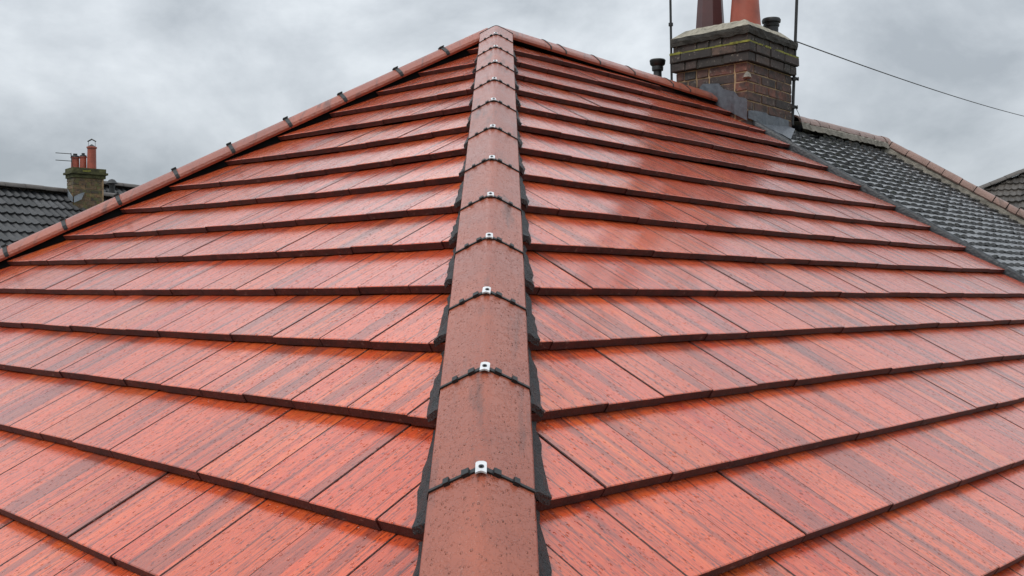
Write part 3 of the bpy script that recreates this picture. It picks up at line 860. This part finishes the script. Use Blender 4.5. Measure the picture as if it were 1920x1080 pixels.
o = link2('lead_apron', mesh('lead_apron', vs, [(i*4+j, i*4+j+1, i*4+5+j, i*4+4+j) for i in range(24) for j in range(3)], M['lead'])); sm = o.modifiers.new('thick', 'SOLIDIFY'); sm.thickness = .004
# small grey patch on the corner bricks
mb = MB(); mb.tube([P3(-.002, -.004, .325), P3(.0, .0, .352), P3(.002, .002, .372)], [.034, .026, .008], 6); csub(mb, 'mortar_patch', M['bedding'])

# vent pipe behind the ridge, black tray beside the stack
c = at(1233, 176, 8.35); mb = MB()
zt = at(1233, 112, 8.35).z-c.z
mb.lathe(c, [(.075, -.35), (.070, -.02), (.052, zt*.32), (.034, zt*.48), (.033, zt*.66), (.045, zt*.68), (.047, zt*.77), (.044, zt*.80), (.060, zt*.86), (.065, zt*.97), (.06, zt), (.035, zt), (.03, zt*.6)], 24)
mb.build('vent_pipe', M['black'], HB, smooth=True)
mb = MB(); A = P3(.66, .0, .02)
mb.box(P3(.69, .10, .245), X*.05, Y*.09, Z*.012); mb.box(P3(.66, .02, .16), X*.03, Y*.05, Z*.09); csub(mb, 'back_gutter', M['black'])

# ------------------------------------------------------------------ masts and cable
def mast(px0, px1, Yd, rad, label, clamps, side=1):
    b0, t0 = at(px0[0], px0[1], Yd), at(px1[0], px1[1], Yd)
    d_ = (t0-b0).normalized(); top = t0+d_*.9
    o = empty('aerial_mast', b0, label, 'mast', 'black masts strapped to the chimney stack')
    mb = MB(); mb.tube([b0, top], rad, 10); mb.build('pole', M['black'], o, smooth=True)
    for y in clamps:
        f_ = (px0[1]-y)/(px0[1]-px1[1]); c = b0+(t0-b0)*f_
        mb = MB(); mb.tube([c-Z*.012, c+Z*.012], rad*1.9, 10)
        if side:
            mb.tube([c-X*0-V((.085, .0, 0)), c+V((.032, 0, 0))], .0055, 8); mb.tube([c+V((.026, 0, 0)), c+V((.036, 0, 0))], [.013, .017], 10)
        mb.build('clamp', M['black'], o)
    return o
ml = mast((1259.5, 158), (1257, 0), 8.19, .0095, 'tall thin black mast at the left edge of the brick chimney', (46,), 0)
mr = mast((1485.5, 234), (1494, 0), 8.27, .0122, 'thin black mast clamped against the right side of the brick chimney', (148, 201), 1)
mb = MB(); pts = [at(x, y, 8.3) for x, y in ((1488, 196), (1493, 204), (1498, 214), (1502, 226), (1503, 232))]; mb.tube(pts, .0022, 6); mb.build('wire', M['black'], mr)
A, B_ = at(1491, 77, 8.25), at(1990, 233, 19)
pts = [A+(B_-A)*(i/30)-Z*(4*.07*(i/30)*(1-i/30)) for i in range(31)]
mb = MB(); mb.tube(pts, .0048, 6); o = mb.build('overhead_cable', M['black']); o['label'] = 'thin sagging cable running from the chimney mast to the right'; o['category'] = 'cable'

# ------------------------------------------------------------------ adjoining house with dark plain tiles
nb = empty('house', (4.5, 8.5, GZ), 'adjoining house with small dark wet tiles and pinkish brown ridge tiles', 'house')
hN = .0
def pR(x, y): return bp(x, y, nR, H)
nr0, nr1 = pR(1484, 238), pR(1652, 276); nh1 = pR(1925, 421)
hdir = (nh1-nr1).normalized(); nhe = to_z(nr1, hdir, ZE)
vs0, vs1 = vg0+pn*.075-vdir*.0, cV+pn*.075
pl = [SR.ab(p) for p in (pR(1482, 250), nr1, nhe, vs1)]
pl0 = SR.ab(vg0+pn*.09+vdir*.42)
pl = [SR.ab(nr0), SR.ab(nr1), SR.ab(nhe), SR.ab(cV+pn*.032), SR.ab(vg0+pn*.032+vdir*.33)]
Z_ = V((0, 0, 1))
camber = lambda u: .011*(1-(2*u-1)**2)
SN = Slope(H-nR*.004, dR, nR)
tn = shaped_slope(SN, pl, .092, .158, .021, camber, 5, .5, .0028)
emit(tn, 300, nb, 'roof_tile', [M['plain']])
deck(SN, pl, -.06, 'roof_deck', M['under'], nb)
def halfround(r, n=8, drop=0): return [(-r*math.cos(math.pi*i/n), r*.8*math.sin(math.pi*i/n)-drop) for i in range(n+1)]
def cap_run(P, Qp, cuts_px, r, m_, parent, name, lift, bed=True, ratio=.0, every=None, bw=1.22):
    d_ = (Qp-P).normalized(); e_, t_, m_v = frame(d_); L = (Qp-P).length
    if cuts_px: cs = [c for c in (line_x(P, d_, x, m_v*r*.7) for x in cuts_px) if 0 < c < L]
    else: cs = []
    ce = [0]+cs
    st_ = every or (ce[-1]-ce[-2] if len(ce) > 2 else .3)
    while ce[-1]+st_ < L: ce.append(ce[-1]+st_)
    ce.append(L)
    for i in range(len(ce)-1):
        mb = MB(); pr = halfround(r*random.uniform(.97, 1.03)); j = random.uniform(-.004, .004)
        cap_mesh(mb, P+m_v*(lift+j)+t_*random.uniform(-.003, .003), e_, t_, m_v, ce[i]+.003, ce[i+1]-.003, pr, th=.012)
        mb.build(name, m_, parent, smooth=True)
    if bed:
        nseg = int(L/.05)+2; vs = []
        for i in range(nseg+1):
            for x, z in ((-r*bw, -.035), (-r*bw*.9, .012), (-r*.80, .035), (r*.80, .035), (r*bw*.9, .012), (r*bw, -.035)):
                vs.append(P+e_*(L*i/nseg)+t_*(x+random.uniform(-.006, .006))+m_v*(z+lift*.3+random.uniform(-.006, .006)))
        mb = MB(); mb.add(vs, [(6*i+j, 6*i+j+1, 6*i+7+j, 6*i+6+j) for i in range(nseg) for j in range(5)]); mb.build('mortar_bedding', M['bedding'], parent)
    # dark joints between the caps
    for c_ in ce[1:-1]:
        s = MB(); strip_mesh(s, P+m_v*lift, e_, t_, m_v, c_, halfround(r*.985), .004, .0); s.build('joint', M['under'], parent)
cap_run(nr0, nr1+(nr1-nr0).normalized()*.05, (1503, 1521, 1539, 1560, 1597, 1625, 1646), .082, M['cap_brown'], nb, 'ridge_tile', .035)
cap_run(nr1-hdir*.05, nhe, (1670, 1701, 1740, 1768, 1801, 1828, 1863, 1888, 1907), .078, M['cap_brown'], nb, 'hip_tile', .035, bw=.95)
# its other slopes and body
mb = MB(); mb.lathe(nr1-Z_*.06, [(.13, -.05), (.12, .02), (.095, .07), (.04, .10), (0, .105)], 12); mb.build('mortar_lump', M['bedding'], nb)
e4 = (nr1-nr0); bk = V((-dR.y, dR.x, 0)); bk = V((-.74, .67, 0))
rbk = nr0+V((-2.6, 2.4, 0)); rbk.z = ZE; rb1 = nr1+V((-1.6, 3.6, 0)); rb1.z = ZE; far = nhe+V((.3, 4.2, 0)); far.z = ZE
def tri_slope(P0, P1, P2, P3_, parent, mkey, gauge, width, T_, prof, nx, stag=.5, limit=0, hoff=0.0, name='roof_tile'):
    """a slope whose eave P3_-P2 is level, ridge P0-P1"""
    n = (P2-P3_).cross(P0-P3_).normalized()
    if n.z < 0: n = -n
    d_ = V((n.y, -n.x, 0)).normalized()
    if d_.dot(P2-P3_) < 0: d_ = -d_
    S = Slope(P0+n*hoff, d_, n); pp = [S.ab(p) for p in (P0, P1, P2, P3_)]
    pp = [p for i, p in enumerate(pp) if math.hypot(p[0]-pp[i-1][0], p[1]-pp[i-1][1]) > 1e-3]
    emit(shaped_slope(S, pp, gauge, width, T_, prof, nx, stag, .003), limit, parent, name, [M[mkey]])
    deck(S, pp, -T_*2-.05, 'roof_deck', M['under'], parent); return S, pp
tri_slope(nr1, nr1, far, nhe, nb, 'plain', .098, .162, .013, camber, 1)
tri_slope(nr0, nr1, far, rbk, nb, 'plain', .098, .162, .013, camber, 1)
mb = MB(); prism(mb, inset_poly([cV+pn*.5, nhe, far, rbk], .5), GZ, ZE-.1); mb.build('wall', M['render'], nb)

# ------------------------------------------------------------------ far house on the left
def roll(u): 
    x = (u*2) % 1.0
    return .030*math.exp(-((x-.5)/.20)**2)
A = at(-40, 346.5, 18.6); rd = V((.48, .877, 0)); dn = V((.877, -.48, 0))
hl = empty('house', (A.x+3, A.y+2, GZ), 'distant house with charcoal rolled tiles and mossy brick chimney with three pots', 'house')
R0 = A-rd*5; R1 = A+rd*9; ev = 4.6; sl = math.tan(R(36))
E0 = R0+dn*ev-Z*ev*sl; E1 = R1+dn*ev-Z*ev*sl
SG, ppg = tri_slope(R0, R1, E1, E0, hl, 'greyroll', .30, .31, .034, roll, 12, .0, 300)
cap_run(R0, R1, None, .10, M['cap_dark'], hl, 'ridge_tile', .02, False, every=.42)
F0 = R0-dn*ev-Z*ev*sl; F1 = R1-dn*ev-Z*ev*sl
n_ = V((-.877*sl, .48*sl, 1)).normalized()
mb = MB(); mb.add([R0, R1, F1, F0], [(0, 1, 2, 3)]); mb.add([R0, E0, F0], [(0, 1, 2)]); mb.add([R1, F1, E1], [(0, 1, 2)]); mb.build('rear_roof', M['cap_dark'], hl)
mb = MB(); prism(mb, inset_poly([E0, E1, F1, F0], .4), GZ, E0.z); mb.build('wall', M['render'], hl)
# second, higher ridge to the right of its chimney
A2 = at(168, 344.5, 22.6); R20 = A2; R21 = A2+rd*7
tri_slope(R20, R21, R21+dn*3-Z*3*sl, R20+dn*3-Z*3*sl, hl, 'greyroll', .30, .31, .034, roll, 12, .0, 60)
cap_run(R20, R21, None, .10, M['cap_dark'], hl, 'ridge_tile', .02, False, every=.42)
mb = MB(); mb.add([R20, R21, R21-dn*3-Z*3*sl, R20-dn*3-Z*3*sl, R20+dn*3-Z*3*sl], [(0, 1, 2, 3), (0, 3, 4)]); mb.build('rear_roof', M['cap_dark'], hl)
mb = MB(); c = at(210, 352, 22.3); mb.lathe(c, [(.06, -.2), (.06, .08), (.13, .09), (.06, .17), (0, .19)], 12); mb.build('vent_cowl', M['black'], hl, smooth=True)
# its chimney
near = bp(138, 385, SG.n, A)
fc = V((.95, .31, 0)); fs_ = V((-.62, .78, 0))
fc = V((math.cos(R(40)), math.sin(R(40)), 0)); fs_ = V((-math.sin(R(40)), math.cos(R(40)), 0))
LF, LS = .575, .40
NY = near.y
zof = lambda y: at(138, y, NY).z-near.z
c2 = empty('chimney', near, '', ''); del c2['label']; del c2['category']; c2.parent = hl; c2.matrix_parent_inverse = Matrix.Translation(-hl.location)
Qs, CHs = Q, CH
def sub2(mb, name, m_, smooth=False, label=None):
    me = mb.mesh(name, m_, smooth); o = bpy.data.objects.new(name, me); COL.objects.link(o); o.parent = c2; o.matrix_parent_inverse = Matrix.Translation(-near)
    if smooth: smooth_by_angle(me)
    if label: o['label'] = label
    return o
def PC(a, b, z): return near+fc*a+fs_*b+Z*z
zt0, zt1, zt2, zt3 = zof(332), zof(325), zof(321), zof(313.5)
mb = MB(); mb.box(PC(LF/2, LS/2, (zt0-.6)/2), fc*(LF/2-.006), fs_*(LS/2-.006), Z*((zt0+.6)/2)); sub2(mb, 'mortar_core', M['mortar'])
nb_ = int((zt0+.25)/.075); bme = bpy.data.meshes.new('brick')
mb = MB(); mb.box(V((0, 0, 0)), V((.104, 0, 0)), V((0, .03, 0)), V((0, 0, .0325))); bme2 = mb.mesh('brick', M['brickyellow'])
mb = MB(); mb.box(V((0, 0, 0)), V((.049, 0, 0)), V((0, .03, 0)), V((0, 0, .0325))); bme3 = mb.mesh('brick', M['brickyellow'])
for i in range(nb_):
    z = zt0-.035-i*.075
    for L, d_, inn in ((LF, fc, fs_), (LS, fs_, fc)):
        x = 0; first = True
        while x < L-.04:
            ln = .098 if (first and i % 2) or L-x < .2 else .208; first = False
            rz = math.atan2(d_.y, d_.x)
            o = bpy.data.objects.new('brick', bme2 if ln > .15 else bme3); COL.objects.link(o); o.parent = c2; o.matrix_parent_inverse = Matrix.Translation(-near)
            o.location = near+d_*min(x+ln/2, L-ln/2)+inn*(.026+random.uniform(-.002, .002))+Z*z; o.rotation_euler = (0, 0, rz); x += ln+.010
mb = MB(); g_ = .045
mb.box(PC(LF/2, LS/2, (zt0+zt1)/2), fc*(LF/2+.025), fs_*(LS/2+.025), Z*(zt1-zt0)*.49); mb.box(PC(LF/2, LS/2, (zt1+zt2)/2), fc*(LF/2+.06), fs_*(LS/2+.06), Z*(zt2-zt1)*.5)
mb.box(PC(LF/2, LS/2, (zt2+zt3)/2), fc*(LF/2+.03), fs_*(LS/2+.03), Z*(zt3-zt2)*.5); sub2(mb, 'cap_courses', M['mosscap'])
mb = MB(); mb.box(PC(.22, -.033, (zt2+zt1)/2+.03), fc*.06, fs_*.006, Z*.018); mb.box(PC(.27, -.033, (zt2+zt1)/2+.045), fc*.04, fs_*.006, Z*.014); lo = sub2(mb, 'lichen', M['lichen']); lo['kind'] = 'stuff'
for px_, w_, y0, y1, lab in ((141, 15, 316, 295, 'short terracotta pot with black rim'), (156, 12, 316, 294, 'short terracotta pot with black cap'), (172, 16.5, 316, 275, 'tall terracotta pot')):
    rr = w_/2/F*(NY+.3); bx = at(px_, y0, NY+.32); hh = at(px_, y1, NY+.32).z-bx.z; mb = MB()
    mb.lathe(bx, [(rr*1.06, -.08), (rr, .0), (rr*.94, hh*.9), (rr*1.12, hh*.92), (rr*1.12, hh*.985), (rr*.95, hh), (rr*.8, hh*.95)], 16)
    sub2(mb, 'chimney_pot', M['potred'], True, lab)
    mb = MB()
    if y1 < 280: 
        mb.lathe(bx+Z*(hh), [(rr*.9, 0), (rr*.3, .035), (0, .05)], 12); 
        for sx in (-1, 1): mb.tube([bx+Z*(hh+.0)+V((sx*rr*.8, 0, 0)), bx+Z*(hh+.12)+V((sx*rr*.75, 0, 0))], .004, 5)
        mb.tube([bx+Z*(hh+.10)+V((-rr*.95, 0, 0)), bx+Z*(hh+.145), bx+Z*(hh+.10)+V((rr*.95, 0, 0))], [.012, .016, .012], 6)
    else: mb.lathe(bx+Z*(hh-.005), [(rr*1.1, 0), (rr*1.0, .03), (rr*.5, .045), (rr*.5, .075), (0, .08)], 12)
    sub2(mb, 'cowl', M['black'], True)
# lead at the foot of that chimney
def gp(x, y): return bp(x, y, SG.n, A)
def fpx(x, y, n_):
    r = ray(x, y); P = near-n_*.012*0; return r*(P.dot(n_)/r.dot(n_))-n_*.02
Lq = [fpx(x, y, fc) for x, y in ((126, 356), (129, 355), (138.5, 369), (138.5, 379), (131, 372))]+[fpx(x, y, fs_) for x, y in ((138, 369), (151, 362), (158, 361), (152, 374), (138, 380))]
mb = MB(); mb.add(Lq, [(0, 1, 2, 3, 4), (5, 6, 7, 8, 9)]); o = sub2(mb, 'lead_flashing', M['leadlight']); sm = o.modifiers.new('thick', 'SOLIDIFY'); sm.thickness = .01
# tv aerial on it
ta = at(134, 306, NY+.2); aer = empty('tv_aerial', ta, 'small two-bar television aerial beside the far mossy chimney pots', 'aerial')
mb = MB(); mb.tube([at(136, 318, NY+.2), at(133, 287, NY+.2)], .008, 6); mb.build('pole', M['black'], aer)
for y in (287, 300.5):
    mb = MB(); mb.tube([at(104, y-.5, NY+.1), at(134, y+1.5, NY+.22)], .0075, 6); mb.build('arm', M['black'], aer)

# ------------------------------------------------------------------ far house on the right
hr = empty('house', (13.5, 27, GZ), 'distant house with brownish grey rolled tiles at the right edge', 'house')
rr_ = V((-.83, .56, 0)); dd_ = V((-.56, -.83, 0)); sl2 = math.tan(R(38))
nW = (V((.56, .83, sl2*0))).normalized(); nW = V((-.56*math.sin(R(38)), -.83*math.sin(R(38)), math.cos(R(38))))
A3 = at(1826, 363, 25.5)
def gw(x, y): return bp(x, y, nW, A3)
t0_ = gw(2060, 268); t1_ = gw(1700, 411)
hd_ = (t1_-t0_).normalized(); dn_ = dd_*1.0-Z*sl2
b0_ = t0_; zE = A3.z-3.2
cA = t0_+hd_*((zE-t0_.z)/hd_.z); cB = t0_+rr_*(-6); cBe = cB+dn_*((zE-cB.z)/dn_.z)
tri_slope(t0_, cB, cBe, cA, hr, 'brownroll', .31, .31, .022, roll, 12, .0, 120) if False else None
SW = Slope(t0_, -rr_, nW); ppw = [SW.ab(p) for p in (t0_, cB, cBe, cA)]
emit(shaped_slope(SW, ppw, .27, .30, .040, roll, 12, .0, .008), 300, hr, 'roof_tile', [M['brownroll']]); deck(SW, ppw, -.1, 'roof_deck', M['under'], hr)
cap_run(t0_, cA, None, .10, M['cap_dark'], hr, 'hip_tile', .02, False, every=.40)
back = cA+V((3.5, 7, 0)); mb = MB(); bk2 = cB+V((3, 5, 0)); bk2.z = zE
mb.add([t0_, cA, back], [(0, 1, 2)]); mb.add([t0_, cB, bk2, back], [(0, 1, 2, 3)]); mb.build('rear_roof', M['cap_dark'], hr)
mb = MB(); prism(mb, inset_poly([cA, cBe, bk2, back], .4), GZ, zE); mb.build('wall', M['render'], hr)
